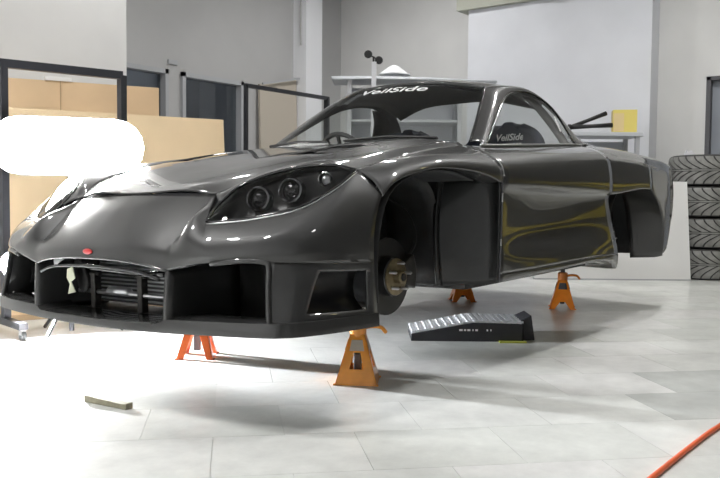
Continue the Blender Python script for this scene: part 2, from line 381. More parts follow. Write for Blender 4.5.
for s in (1, -1):       # recess behind the side vent
    g = [[(.75,s*.845,.37),(.63,s*.895,.365),(.47,s*.935,.36)],[(.72,s*.80,.34),(.60,s*.83,.335),(.47,s*.86,.33)],[(.72,s*.79,.24),(.60,s*.82,.24),(.47,s*.85,.24)],[(.77,s*.85,.165),(.65,s*.90,.16),(.47,s*.94,.16)]]
    MB().surf(g, 3, 3).build('side_vent_recess', 'black_plastic', bumper, smooth=True, thick=.004)
    # rolled outer edge of the intake, and its top edge
    e = spline([(.895,s*.58,.378),(.862,s*.69,.390),(.83,s*.755,.386),(.822,s*.772,.370),(.832,s*.778,.30),(.845,s*.79,.22),(.853,s*.80,.165)], 5)
    MB().tube(e, .010, 8).build('intake_edge', 'paint', bumper, smooth=True)
    # fin between the mouth and the intake
    f = [[(.928,s*.395,.350),(.80,s*.40,.36),(.595,s*.405,.40)],[(.936,s*.393,.25),(.80,s*.40,.25),(.595,s*.405,.25)],[(.940,s*.390,.16),(.80,s*.398,.16),(.595,s*.405,.15)]]
    MB().surf(f, 4, 4).build('intake_fin', 'paint', bumper, smooth=True, thick=.018, offset=0)
    # dark box walls of the outer intake
    q = MB(); q.surf([[(.895,s*.59,.38),(.60,s*.59,.39)],[(.862,s*.69,.392),(.60,s*.69,.40)],[(.82,s*.772,.38),(.60,s*.80,.39)]], 2, 2)
    q.surf([[(.60,s*.405,.40),(.60,s*.80,.40)],[(.60,s*.405,.15),(.60,s*.80,.15)]], 2, 2)
    q.surf([[(.82,s*.772,.38),(.60,s*.80,.39)],[(.85,s*.80,.16),(.60,s*.80,.16)]], 2, 2)
    q.build('intake_duct', 'paint', bumper, smooth=False, thick=.004)
MB().tube(spline([(.928,.395,.350),(.95,.28,.372),(.96,.14,.383),(.962,0,.385),(.96,-.14,.383),(.95,-.28,.372),(.928,-.395,.350)], 5), .005, 8).build('mouth_edge', 'paint', bumper, smooth=True)
MB().tube(spline([(.93,.36,.318),(.945,.26,.342),(.955,.12,.352),(.957,0,.354),(.955,-.12,.352),(.945,-.26,.342),(.93,-.36,.318)], 5), .006, 8).build('mouth_crossbar', 'black_plastic', bumper, smooth=True)
# badge
bd = MB(); bd.lathe([(0,.004),(.7,.003),(1,0)], axis='x', n=20)
bd.v = [Vector((.9635+v.x, .0+v.y*.030, .408+v.z*.011)) for v in bd.v]
bd.build('nose_badge', 'red_badge', bumper, smooth=True)
# splitter lip
path = [(.965,0,.135),(.962,.2,.137),(.945,.393,.139),(.924,.6,.145),(.872,.79,.146),(.83,.848,.146),(.78,.882,.146),(.65,.927,.146),(.474,.960,.146)]
def lip():
    sp = spline(path, 5); g = []
    for k, p in enumerate(sp):
        out = Vector((p.x*.4+.1, p.y, 0)).normalized() if p.y > .5 else Vector((1, 0, 0))
        h = .028 if p.y < .39 else .046
        g.append([p-out*.10+Vector((0,0,.012)), p-out*.004, p, p+Vector((0,0,h*.5)), p+Vector((0,0,h))-out*.004, p+Vector((0,0,h+.003))-out*.03, p+Vector((0,0,h+.004))-out*.16])
    m = MB(); n = len(g[0]); m.add([q for r in g for q in r], [(i*n+j, i*n+j+1, (i+1)*n+j+1, (i+1)*n+j) for i in range(len(g)-1) for j in range(n-1)])
    return m
lp = lip().mirror(); lp.build('splitter_lip', 'paint', CAR, merge=.0008, angle=50)
sf = [[(.95,0,.15),(.945,.2,.152),(.93,.393,.155),(.905,.6,.16),(.85,.79,.17)],[(.55,0,.15),(.55,.2,.15),(.55,.393,.155),(.55,.6,.16),(.55,.79,.17)]]
MB().surf(full(sf), 3, 3).build('splitter_floor', 'black_plastic', CAR, smooth=True, thick=.005)

# ---- what shows in the mouth
core = MB().box((.60,-.39,.17), (.64,.39,.40)).build('intercooler', 'core', CAR)
for k in range(13):
    z = .18 + k*.0165
    MB().box((.64,-.37,z), (.648,.37,z+.006)).build('cooler_fin', 'alu', core)
bar = MB().tube([(.80,-.30,.235),(.80,.26,.235)], .009, 10).build('front_brace', 'steel', CAR, smooth=True)
MB().tube([(.80,-.10,.242),(.80,.02,.242)], .017, 12).build('sleeve', 'alu', bar, smooth=True)
for y in (-.19, .10):
    MB().box((.785,y-.014,.17), (.815,y+.014,.31)).box((.79,y-.03,.30),(.81,y+.03,.312)).build('bracket', 'cast_iron', bar, bevel=.003)
MB().prism([(.86,-.285,.325),(.86,-.25,.335),(.86,-.235,.29),(.86,-.262,.275),(.86,-.235,.235),(.86,-.285,.225),(.86,-.27,.265),(.86,-.29,.29)], (.004,0,0)).build('wiring_tag', 'tag', CAR)
MB().prism([(.90,-.315,.372),(.90,-.245,.368),(.90,-.285,.35),(.90,-.31,.335)], (.004,0,0)).build('corner_bracket', 'alu', CAR)
hs = MB()
for k in range(6): hs.lathe([(.030,-.006),(.038,0),(.030,.006)], (.82,-.27+k*.006,.33-k*.013), 'x', 14)
hs.build('ribbed_hose', 'rubber', CAR, smooth=True)
hr = MB().tube(spline([(.86,.30,.33),(.80,.10,.315),(.78,-.10,.32),(.82,-.30,.335)], 6), .014, 10).build('coolant_pipe', 'gloss_black', CAR, smooth=True)

# ---- headlights
HU = [(.829,.491,.517),(.752,.48,.578),(.660,.512,.646),(.565,.642,.696),(.507,.78,.706),(.447,.850,.686)]
HL = [(.829,.495,.514),(.812,.565,.518),(.764,.66,.529),(.671,.78,.560),(.557,.84,.623),(.446,.852,.684)]
def hl_grid(depth, bulge, shrink):
    g = []
    for i in range(5):
        t = i/4; r = []
        for k, (a, c) in enumerate(zip(HU, HL)):
            a, c = Vector(a), Vector(c); p = a.lerp(c, t); mid = a.lerp(c, .5)
            p = mid + (p-mid)*(1-shrink)
            n = Vector((.55, .36, .75)).normalized(); e = math.sin(PI*t)*math.sin(PI*k/5)
            r.append(p + n*(bulge*e) - n*depth*(math.sin(PI*k/5)**.5 if 0 < k < 5 else 0.12)*(0 if depth == 0 else (.35+.65*math.sin(PI*t))))
        g.append(r)
    return g
for s in (1, -1):
    H = empty('headlight', parent=CAR)
    def hb(m): return m if s > 0 else m.flipped()
    hb(MB().surf(hl_grid(.10, 0, 0), 5, 4)).build('lamp_housing', 'lamp_black', H, smooth=True, thick=.003)
    hb(MB().surf(hl_grid(0, .012, .02), 5, 4)).build('lamp_cover', 'lamp_cover', H, smooth=True)
    rim = [Vector(p) for p in spline(HU, 5)] + [Vector(p) for p in reversed(spline(HL, 5))][1:-1]
    hb(MB().tube(rim, .006, 6, closed=True)).build('lamp_rim', 'gloss_black', H, smooth=True)
    hb(MB().tube([Vector(p)+Vector((.007,.005,-.006)) for p in spline(HL, 5)], .0028, 6)).build('lamp_seal', 'steel', H, smooth=True)
    fw = Vector((.90, .30, .12)).normalized()
    for (x, y, z), R0 in (((.665,.585,.590), .044), ((.595,.675,.618), .044), ((.525,.775,.655), .026)):
        z0 = Vector((0, 0, 1)); q = z0.rotation_difference(fw)
        ring = MB().lathe([(R0, -.03),(R0, .012),(R0*.86, .014),(R0*.84, -.02)], n=24, caps=False)
        lens = MB().lathe([(0, .016),(R0*.35, .012),(R0*.62, .002),(R0*.8, -.015)], n=24)
        for mbx in (ring, lens): mbx.v = [q @ v + Vector((x, y, z)) for v in mbx.v]
        hb(ring).build('bezel_ring' if R0 > .03 else 'indicator_ring', 'dark_chrome' if R0 > .03 else 'chrome', H, smooth=False)
        hb(lens).build('projector_lens' if R0 > .03 else 'indicator_lens', 'gloss_black' if R0 > .03 else 'alu', H, smooth=True)

# ---- front fenders
FI = [(.70,.40,.612),(.63,.46,.640),(.53,.53,.672),(.40,.595,.705),(.25,.64,.738),(0,.675,.782),(-.25,.695,.815),(-.46,.703,.836)]
FO = [(.750,.470,.581),(.660,.512,.648),(.565,.642,.698),(.507,.78,.708),(.44,.852,.688),(.15,.835,.745),(-.15,.80,.785),(-.45,.768,.815)]
F1 = [list(FI), [((a[0]+c[0])/2, (a[1]+c[1])/2, (a[2]+c[2])/2+h) for a, c, h in zip(FI, FO, (.004,.010,.018,.022,.022,.018,.012,.006))], list(FO)]
F2 = [[(.44,.852,.688),(.28,.845,.724),(.15,.835,.745),(-.05,.815,.775),(-.25,.79,.798),(-.45,.768,.815)],
      [(.435,.890,.665),(.32,.895,.705),(.19,.900,.732),(-.02,.895,.757),(-.24,.888,.768),(-.45,.885,.770)],
      [(.432,.925,.635),(.345,.935,.680),(.225,.940,.710),(.02,.945,.733),(-.25,.952,.727),(-.45,.957,.712)],
      [(.43,.948,.60),(.37,.957,.645),(.257,.962,.680),(.047,.965,.706),(-.25,.967,.690),(-.449,.966,.650)],
      [(.425,.942,.592),(.365,.945,.636),(.255,.950,.669),(.047,.952,.695),(-.25,.952,.679),(-.445,.950,.640)],
      [(.41,.88,.59),(.35,.88,.634),(.25,.88,.667),(.045,.88,.692),(-.25,.88,.676),(-.44,.88,.638)]]
def fender():
    return MB().surf(F1, 6, 5).surf(F2, 6, 6)
fl, fr = both(fender, 'front_fender', 'paint', smooth=True, thick=.005, merge=.002)
REARW = [[(-.447,.957,.655),(-.444,.90,.665),(-.41,.80,.67),(-.37,.70,.66)],
         [(-.442,.955,.50),(-.438,.90,.50),(-.39,.80,.50),(-.33,.70,.50)],
         [(-.436,.952,.36),(-.430,.90,.35),(-.38,.80,.34),(-.32,.71,.33)],
         [(-.428,.947,.215),(-.42,.90,.205),(-.38,.80,.20),(-.345,.72,.195)]]
for s, f in ((1, fl), (-1, fr)):
    m = MB().surf(REARW, 6, 6); (m if s > 0 else m.flipped()).build('fender_return', 'paint_rough', f, smooth=True, thick=.005)
    m = MB().tube(spline([(-.335,.70,.20),(-.315,.705,.33),(-.325,.70,.5),(-.36,.70,.65)], 5), .012, 8); (m if s > 0 else m.flipped()).build('arch_flange', 'paint_rough', f, smooth=True)
    m = MB().tube(spline([(-.452,.960,.655),(-.447,.958,.50),(-.441,.955,.36),(-.432,.950,.215)], 5), .004, 6); (m if s > 0 else m.flipped()).build('chipped_edge', 'label_dark', f, smooth=True)

# ---- wheel wells (liners) and the underbody
def well(x0):
    arc = [(.44,.22),(.435,.42),(.36,.60),(.17,.680),(-.06,.690),(-.25,.655),(-.34,.52),(-.345,.20)]
    g = [[(x0+x, y, z) for x, z in arc] for y in (.42, .56, .70)]
    g2 = [[(x0+x, y, z) for x, z in arc[:6]] for y in (.70, .82, .93)]
    m = MB().surf(g, 4, 2).surf(g2, 4, 2)
    wall = [(x0+x, .42, z) for x, z in arc]; n = len(wall)
    m.add([Vector(p) for p in wall], [tuple(range(n))]); return m
both(lambda: well(0), 'wheel_liner', 'liner', angle=40, thick=.004)
def rwell():
    arc = [(.62,.20),(.60,.42),(.50,.57),(.25,.66),(0,.68),(-.20,.62),(-.33,.45),(-.37,.18)]
    g = [[(-2.425+x, y, z) for x, z in arc] for y in (.42, .60, .78)]
    g2 = [[(-2.425+x, y, z) for x, z in arc[1:5]] for y in (.78, .86, .93)]
    m = MB().surf(g, 4, 2).surf(g2, 4, 2)
    wall = [(-2.425+x, .42, z) for x, z in arc]; n = len(wall); m.add([Vector(p) for p in wall], [tuple(range(n))]); return m
both(rwell, 'rear_wheel_liner', 'liner', angle=40, thick=.004)
MB().box((-1.80,-.80,.175), (-.40,.80,.205)).box((-3.2,-.42,.20), (-1.80,.42,.25)).box((-.40,-.42,.17),(.56,.42,.20)).build('floor_pan', 'liner', CAR)
MB().box((-.42,-.70,.20), (-.40,.70,.80)).build('firewall', 'liner', CAR)
MB().box((-.35,-.36,.22), (.50,.36,.62)).build('engine_block', 'liner', CAR, bevel=.04)
for x, yy in ((.10,.38), (-2.52,.30)):
    MB().box((x-.07,-yy-.25,.145), (x+.07,yy+.25,.19)).box((x-.30,-.34,.15),(x+.30,-.27,.19)).box((x-.30,.27,.15),(x+.30,.34,.19)).build('subframe', 'cast_iron', CAR, bevel=.01)

# ---- hubs, brakes and suspension at each corner (axis along y)
def corner(x0, z0, front, s):
    K = empty('wheel_hub', parent=CAR)
    def pt(a): return Vector((x0+a[0], s*a[1], z0+a[2]))
    def bl(m, name, ma, **k):
        m.v = [pt(v) for v in m.v]; return m.build(name, ma, K, **k)
    R = .160
    rot = MB().lathe([(.075,.640),(R,.640),(R,.648),(.085,.649),(.085,.655),(R,.656),(R,.664),(.082,.664),(.080,.700),(.074,.706),(.03,.706)], axis='y', n=40, caps=False)
    bl(rot, 'brake_disc', 'rotor', angle=40)
    hb_ = MB().lathe([(0,.742),(.022,.742),(.026,.738),(.028,.712),(.070,.712),(.076,.708),(.076,.700)], axis='y', n=24)
    bl(hb_, 'hub_flange', 'hub_bronze', angle=40)
    st = MB()
    cap = MB().lathe([(0,.750),(.014,.748),(.017,.740),(.017,.72)], axis='y', n=14); bl(cap, 'axle_nut', 'rubber', angle=40)
    for k in range(5):
        a = 2*PI*k/5+.4; c = MB().lathe([(.0066,.70),(.0066,.742),(.004,.746)], (.057*math.cos(a),0,.057*math.sin(a)), 'y', 8)
        bl(c, 'wheel_stud', 'steel', angle=50)
    ca = MB()
    arc = [(math.cos(a)*r, math.sin(a)*r) for r, seq in ((.095, range(150, 215, 13)), (.172, range(202, 149, -13))) for a in [math.radians(q) for q in seq]]
    ca.prism([(x, .612, z) for x, z in arc], (0, .085, 0)); bl(ca, 'brake_caliper', 'cast_iron', angle=40, bevel=.006)
    up = MB().box((-.05,.56,-.09), (.05,.645,.16)).box((-.03,.54,.10),(.03,.60,.24)); bl(up, 'upright', 'cast_iron', bevel=.012)
    la = MB().tube([(.22,.36,-.06),(.02,.60,-.09),(-.20,.36,-.06)], .020, 8); bl(la, 'lower_arm', 'cast_iron', smooth=True)
    ua = MB().tube([(.12,.42,.20),(.0,.57,.23),(-.12,.42,.20)], .015, 8); bl(ua, 'upper_arm', 'cast_iron', smooth=True)
    dm = MB().tube([(-.04,.50,-.06),(-.05,.47,.14)], .024, 12); bl(dm, 'damper', 'steel', smooth=True)
    hx = [(-.05+.045*math.cos(t*.7), .47+.045*math.sin(t*.7), .10+t*.0045) for t in range(60)]
    bl(MB().tube(hx, .007, 6), 'coil_spring', 'label_dark', smooth=True)
    bh = spline([(-.10,.62,.05),(-.17,.66,.08),(-.22,.66,.16),(-.24,.60,.26),(-.22,.50,.33)], 6); bl(MB().tube(bh, .006, 6), 'brake_hose', 'rubber', smooth=True)
    tr = MB().tube([(-.09,.58,-.02),(-.13,.36,.0)], .010, 8); bl(tr, 'tie_rod', 'steel', smooth=True)
for s in (1, -1):
    corner(0, .263, True, s); corner(-2.425, .285, False, s)

# ---- doors, skirts
BELT = [(-.455,.768,.815),(-.75,.752,.822),(-1.1,.745,.838),(-1.45,.738,.855),(-1.76,.735,.868)]
DR = [BELT,
      [(-.455,.885,.770),(-.75,.872,.79),(-1.1,.865,.81),(-1.45,.862,.83),(-1.76,.862,.845)],
      [(-.455,.957,.712),(-.75,.957,.73),(-1.1,.957,.75),(-1.45,.957,.765),(-1.76,.958,.775)],
      [(-.455,.967,.640),(-.75,.974,.635),(-1.1,.977,.625),(-1.45,.977,.62),(-1.76,.974,.61)],
      [(-.452,.948,.595),(-.75,.938,.585),(-1.1,.930,.575),(-1.45,.935,.565),(-1.76,.950,.56)],
      [(-.445,.945,.42),(-.75,.918,.42),(-1.1,.910,.42),(-1.45,.925,.42),(-1.82,.950,.42)],
      [(-.437,.950,.31),(-.75,.948,.31),(-1.1,.948,.31),(-1.45,.958,.305),(-1.86,.962,.30)],
      [(-.431,.947,.247),(-.75,.956,.247),(-1.1,.962,.249),(-1.45,.971,.252),(-1.89,.960,.240)]]
SK = [[(-.431,.947,.245),(-.75,.956,.245),(-1.1,.962,.247),(-1.45,.971,.250),(-1.75,.970,.248),(-1.90,.958,.238)],
      [(-.427,.944,.214),(-.75,.953,.219),(-1.1,.963,.224),(-1.5,.972,.230),(-1.78,.962,.205),(-1.93,.940,.165)],
      [(-.427,.92,.205),(-.75,.92,.207),(-1.1,.92,.21),(-1.5,.92,.215),(-1.78,.92,.190),(-1.92,.91,.150)],
      [(-.427,.75,.20),(-.75,.75,.20),(-1.1,.75,.20),(-1.5,.75,.20),(-1.78,.75,.18),(-1.88,.75,.16)]]
dl, dr_ = both(lambda: MB().surf(DR, 6, 5), 'door', 'paint', smooth=True, thick=.006)
both(lambda: MB().surf(SK, 6, 4), 'side_skirt', 'paint', smooth=True, thick=.005)
both(lambda: MB().surf([[(-.45,.73,.80),(-1.1,.72,.82),(-1.9,.71,.85)],[(-.45,.76,.5),(-1.1,.76,.5),(-1.9,.76,.5)],[(-.45,.76,.2),(-1.1,.76,.2),(-1.9,.76,.2)]], 3, 3), 'door_card', 'dash', smooth=True, thick=.004)

# ---- greenhouse
RI = [(-.695,.668,.850),(-.85,.615,.955),(-1.0,.56,1.06),(-1.15,.505,1.163),(-1.40,.50,1.197),(-1.62,.50,1.192),(-1.82,.53,1.13),(-1.97,.585,1.03),(-2.08,.645,.93),(-2.15,.690,.884)]
RO = [(-.69,.752,.820),(-.885,.690,.925),(-1.09,.625,1.042),(-1.265,.577,1.127),(-1.47,.556,1.167),(-1.66,.560,1.160),(-1.80,.598,1.095),(-1.855,.652,.988),(-1.865,.705,.895),(-1.87,.735,.866)]
RM = [tuple(a*.5+c*.5 for a, c in zip(p, q)) for p, q in zip(RI, RO)]
RM = [(x, y+.012, z+.010) for x, y, z in RM]
both(lambda: MB().surf([RI, RM, RO], 5, 4), 'roof_pillar', 'paint', smooth=True, thick=.005)
SG = [Vector(p) for p in spline(RO, 3)]
belt = [Vector((x, y+.002, z+.002)) for x, y, z in BELT[1:]]
def side_glass():
    loop = SG + list(reversed(belt))[1:]
    c = sum(loop, Vector())/len(loop); n = len(loop)
    m = MB(); m.add(loop+[c], [(i, (i+1) % n, n) for i in range(n)]); return m
wl, wr = both(side_glass, 'side_window', 'side_glass', smooth=True)
for s, par in ((1, wl), (-1, wr)):
    m = MB().tube(SG, .0065, 6); (m if s > 0 else m.flipped()).build('window_trim', 'gloss_black', par, smooth=True)
    m = MB().tube(spline([(x, y+.008, z+.004) for x, y, z in [(-.62,.758,.818)]+BELT[1:]+[(-1.87,.74,.867)]], 4), .008, 6); (m if s > 0 else m.flipped()).build('belt_trim', 'steel', par, smooth=True)
    m = MB().surf([[(-1.55,.555,1.150),(-1.63,.600,1.075),(-1.69,.665,.965),(-1.73,.715,.872)],[(-1.68,.555,1.150),(-1.79,.590,1.085),(-1.845,.650,.980),(-1.86,.715,.872)]], 4, 2); m.v = [v+Vector((0,-.025,0)) for v in m.v]; (m if s > 0 else m.flipped()).build('pillar_trim', 'headliner', par, smooth=True, thick=.004)
WS = [[(-.40,0,.858),(-.45,.30,.856),(-.56,.53,.853),(-.695,.668,.850)],
      [(-.60,0,.985),(-.64,.28,.982),(-.72,.48,.968),(-.85,.615,.955)],
      [(-.80,0,1.105),(-.83,.26,1.10),(-.90,.44,1.082),(-1.0,.56,1.06)],
      [(-1.02,0,1.215),(-1.04,.24,1.209),(-1.09,.40,1.188),(-1.15,.505,1.163)]]
ws = MB().surf(full(WS), 4, 4).build('windscreen', 'windscreen', CAR, smooth=True)
edge = spline([r[-1] for r in WS], 5)
for s in (1, -1):
    m = MB().tube(edge, .008, 6); (m if s > 0 else m.flipped()).build('windscreen_trim', 'gloss_black', ws, smooth=True)
RF = [[(-1.02,0,1.215),(-1.04,.24,1.209),(-1.09,.40,1.188),(-1.15,.505,1.163)],
      [(-1.25,0,1.246),(-1.26,.24,1.238),(-1.31,.40,1.216),(-1.40,.50,1.197)],
      [(-1.50,0,1.248),(-1.50,.24,1.240),(-1.55,.40,1.216),(-1.62,.50,1.192)],
      [(-1.72,0,1.218),(-1.73,.25,1.208),(-1.77,.42,1.175),(-1.82,.53,1.13)]]
MB().surf(full(RF), 5, 5).build('roof', 'paint', CAR, smooth=True, thick=.02)
HG = [RF[-1], [(-2.05,0,1.135),(-2.05,.28,1.12),(-2.03,.46,1.085),(-1.97,.585,1.03)],
      [(-2.40,0,1.02),(-2.38,.30,1.01),(-2.3,.5,.98),(-2.12,.66,.905)], [(-2.70,0,.93),(-2.68,.3,.925),(-2.6,.52,.912),(-2.45,.63,.895)]]
MB().surf(full(HG), 4, 4).build('hatch_glass', 'windscreen', CAR, smooth=True)
DK = [[(-2.70,0,.93),(-2.68,.3,.925),(-2.6,.52,.912),(-2.45,.63,.895)],[(-2.95,0,.90),(-2.95,.3,.895),(-2.9,.52,.888),(-2.85,.60,.880)],[(-3.28,0,.86),(-3.28,.3,.857),(-3.27,.52,.852),(-3.25,.58,.848)]]
MB().surf(full(DK), 4, 4).build('rear_deck', 'paint', CAR, smooth=True, thick=.006)

# ---- rear quarters and tail
Q1 = [[(-1.765,.735,.868),(-1.88,.735,.868),(-2.0,.722,.880),(-2.15,.690,.886),(-2.30,.66,.893),(-2.5,.625,.893),(-2.75,.60,.886),(-3.0,.585,.873),(-3.25,.575,.850)],
      [(-1.765,.862,.845),(-1.88,.862,.848),(-2.0,.862,.850),(-2.15,.862,.850),(-2.30,.862,.847),(-2.5,.862,.840),(-2.75,.86,.826),(-3.0,.86,.811),(-3.27,.835,.790)],
      [(-1.765,.958,.775),(-1.88,.958,.776),(-2.0,.958,.776),(-2.15,.957,.773),(-2.30,.956,.768),(-2.5,.952,.757),(-2.75,.942,.738),(-3.0,.925,.718),(-3.28,.865,.700)]]
Q2 = [[(-1.765,.958,.775),(-1.88,.958,.776),(-2.0,.958,.776),(-2.15,.957,.773),(-2.30,.956,.768),(-2.5,.952,.757)],
      [(-1.765,.968,.69),(-1.88,.968,.69),(-2.0,.968,.70),(-2.15,.967,.70),(-2.30,.965,.70),(-2.5,.960,.69)],
      [(-1.765,.965,.590),(-1.88,.966,.592),(-2.0,.968,.60),(-2.15,.968,.61),(-2.30,.966,.618),(-2.5,.962,.615)],
      [(-1.765,.93,.588),(-1.88,.93,.59),(-2.0,.93,.598),(-2.15,.93,.608),(-2.30,.93,.615),(-2.5,.93,.61)]]
Q3 = [[(-2.5,.952,.757),(-2.75,.942,.738),(-3.0,.925,.718),(-3.28,.865,.700)],
      [(-2.5,.961,.62),(-2.78,.945,.60),(-3.02,.925,.58),(-3.29,.868,.57)],
      [(-2.72,.952,.50),(-2.88,.940,.48),(-3.05,.918,.46),(-3.29,.865,.45)],
      [(-2.83,.940,.35),(-2.94,.928,.34),(-3.08,.905,.33),(-3.27,.855,.34)],
      [(-2.86,.920,.175),(-2.95,.912,.19),(-3.06,.895,.22),(-3.22,.845,.26)]]
Q4 = [[(-2.5,.961,.62),(-2.48,.88,.64),(-2.46,.72,.66)],[(-2.72,.952,.50),(-2.70,.88,.53),(-2.65,.72,.58)],
      [(-2.83,.940,.35),(-2.80,.88,.37),(-2.75,.72,.40)],[(-2.86,.920,.165),(-2.83,.87,.155),(-2.78,.73,.150)]]
ql, qr = both(lambda: MB().surf(Q1, 5, 5).surf(Q2, 5, 5).surf(Q3, 5, 5), 'rear_quarter', 'paint', smooth=True, thick=.005, merge=.002)
for s, par in ((1, ql), (-1, qr)):
    m = MB().surf(Q4, 5, 5); (m if s > 0 else m.flipped()).build('arch_return', 'paint', par, smooth=True, thick=.005)
TL = [[(-3.28,0,.86),(-3.28,.3,.857),(-3.27,.52,.852),(-3.25,.575,.848),(-3.27,.835,.790)],
      [(-3.36,0,.70),(-3.36,.3,.70),(-3.35,.55,.70),(-3.33,.70,.70),(-3.28,.865,.70)],
      [(-3.40,0,.50),(-3.40,.3,.50),(-3.38,.55,.50),(-3.36,.70,.50),(-3.29,.868,.52)],
      [(-3.34,0,.28),(-3.34,.3,.28),(-3.33,.55,.28),(-3.31,.70,.27),(-3.22,.845,.26)]]
tail = MB().surf(full(TL), 5, 5).build('rear_bumper', 'paint', CAR, smooth=True, thick=.006)
for s in (1, -1):
    for y in (.42, .62):
        t = MB().lathe([(0,-.02),(.05,-.015),(.06,0),(.06,.06)], (-3.355, s*y, .70), 'x', 20); t.build('tail_lamp', 'red_lamp', tail, smooth=True)

# ---- cabin
MB().surf(full([[(-.44,0,.84),(-.50,.35,.835),(-.62,.62,.82)],[(-.75,0,.86),(-.78,.35,.85),(-.85,.66,.82)],[(-.90,0,.80),(-.90,.35,.78),(-.92,.68,.75)],[(-.90,0,.55),(-.90,.35,.55),(-.92,.68,.5)]]), 4, 4).build('dashboard', 'dash', CAR, smooth=True, thick=.01)
MB().surf(full([[(-1.05,0,1.195),(-1.08,.24,1.188),(-1.17,.45,1.145)],[(-1.25,0,1.215),(-1.27,.24,1.205),(-1.40,.46,1.165)],[(-1.5,0,1.215),(-1.5,.24,1.205),(-1.62,.46,1.16)],[(-1.75,0,1.17),(-1.75,.25,1.16),(-1.82,.49,1.10)]]), 3, 3).build('headliner', 'headliner', CAR, smooth=True, thick=.004)
MB().surf(full([[(-.46,0,.853),(-.52,.35,.85),(-.66,.62,.846)],[(-.40,0,.852),(-.45,.35,.848),(-.60,.66,.842)]]), 4, 2).build('cowl', 'black_plastic', CAR, smooth=True, thick=.01)
for y0, y1, x0, x1 in ((.10,.55,-.44,-.585), (-.45,.02,-.50,-.42)):
    MB().tube([(x0,y0,.872),((x0+x1)/2,(y0+y1)/2,.882),(x1,y1,.868)], .007, 6).bar((x0-.01,y0,.868),(x1-.01,y1,.864),.012,.01).build('wiper', 'black_plastic', CAR, smooth=False)
swm = MB().lathe([(.165,0),(.18,.012),(.165,.024),(.15,.012),(.165,0)], n=28, caps=False).tube([(-.16,0,.012),(.16,0,.012)], .012, 6).tube([(0,0,.012),(0,-.16,.012)], .012, 6).lathe([(.05,0),(.05,.03)], n=14)
q = Vector((0, 0, 1)).rotation_difference(Vector((-.93, 0, .36)).normalized())
swm.v = [q @ v + Vector((-1.02, -.36, .80)) for v in swm.v]; swm.build('steering_wheel', 'dash', CAR, smooth=False)
for s in (1, -1):
    S = empty('bucket_seat', parent=CAR)
    prof = [(-1.58,.42),(-1.64,.60),(-1.69,.78),(-1.72,.89),(-1.745,.965),(-1.76,1.01)]
    wid = [.25,.27,.28,.26,.20,.11]
    g = [[(x+.07, s*.36-w_, z),(x+.01, s*.36-w_*.55, z),(x, s*.36, z),(x+.01, s*.36+w_*.55, z),(x+.07, s*.36+w_, z)] for (x, z), w_ in zip(prof, wid)]
    MB().surf(g, 4, 4).build('backrest', 'seat_cloth', S, smooth=True, thick=.05)
    MB().surf([[(-1.05,s*.36-.24,.46),(-1.05,s*.36,.42),(-1.05,s*.36+.24,.46)],[(-1.3,s*.36-.25,.46),(-1.3,s*.36,.38),(-1.3,s*.36+.25,.46)],[(-1.52,s*.36-.24,.46),(-1.52,s*.36,.40),(-1.52,s*.36+.24,.46)]], 4, 4).build('seat_cushion', 'seat_cloth', S, smooth=True, thick=.08)
MB().surf(full([[(-1.95,0,.80),(-1.95,.4,.80),(-1.95,.70,.80)],[(-2.3,0,.82),(-2.3,.4,.82),(-2.3,.62,.82)],[(-2.75,0,.85),(-2.75,.4,.85),(-2.75,.58,.85)]]), 2, 2).build('parcel_shelf', 'headliner', CAR, smooth=True, thick=.01)
MB().box((-1.96,-.70,.2), (-1.94,.70,.80)).build('rear_bulkhead', 'headliner', CAR)
# ================================================================== things in the room
mat('plywood', (0.72, 0.53, 0.33), 0.6, noise=0.06, nscale=3)
mat('plywood_pale', (0.74, 0.57, 0.36), 0.6, noise=0.05, nscale=3)
mat('board_edge', (0.50, 0.36, 0.22), 0.7)
mat('beige_panel', (0.50, 0.45, 0.38), 0.7)
mat('frame_black', (0.02, 0.021, 0.026), 0.4)
mat('strip_glow', (1, 1, 1), .5, emit=(1, .985, .97), estr=STRIP_E)
mat('spot_glow', (1, 1, 1), .5, emit=(.95, .97, 1), estr=SPOT_E)
mat('white_board', (0.80, 0.80, 0.80), 0.5)
mat('tyre_rubber', (0.035, 0.035, 0.035), 0.62, noise=0.25, nscale=12)
mat('tyre_tread', (0.22, 0.22, 0.21), 0.6, noise=0.25, nscale=12)
mat('ramp_black', (0.03, 0.031, 0.036), 0.5, noise=0.2, nscale=10)
mat('ramp_grid', (0.85, 0.87, 0.90), 0.35)  # pale grid, whitened further to carry the glare on it
mat('yellow_box', (0.72, 0.60, 0.16), 0.6)
mat('yellow_box_side', (0.70, 0.55, 0.28), 0.6)
mat('yellow_sheen', (0.42, 0.44, 0.05), 0.7)
mat('bench_grey', (0.50, 0.52, 0.55), 0.45)
mat('hose_red', (0.75, 0.13, 0.04), 0.4)
mat('offcut', (0.30, 0.28, 0.20), 0.7, noise=0.2, nscale=30)
mat('rack_grey', (0.52, 0.53, 0.55), 0.5)
mat('fibre_white', (0.75, 0.76, 0.77), 0.4)
mat('paper', (0.75, 0.76, 0.80), 0.8)

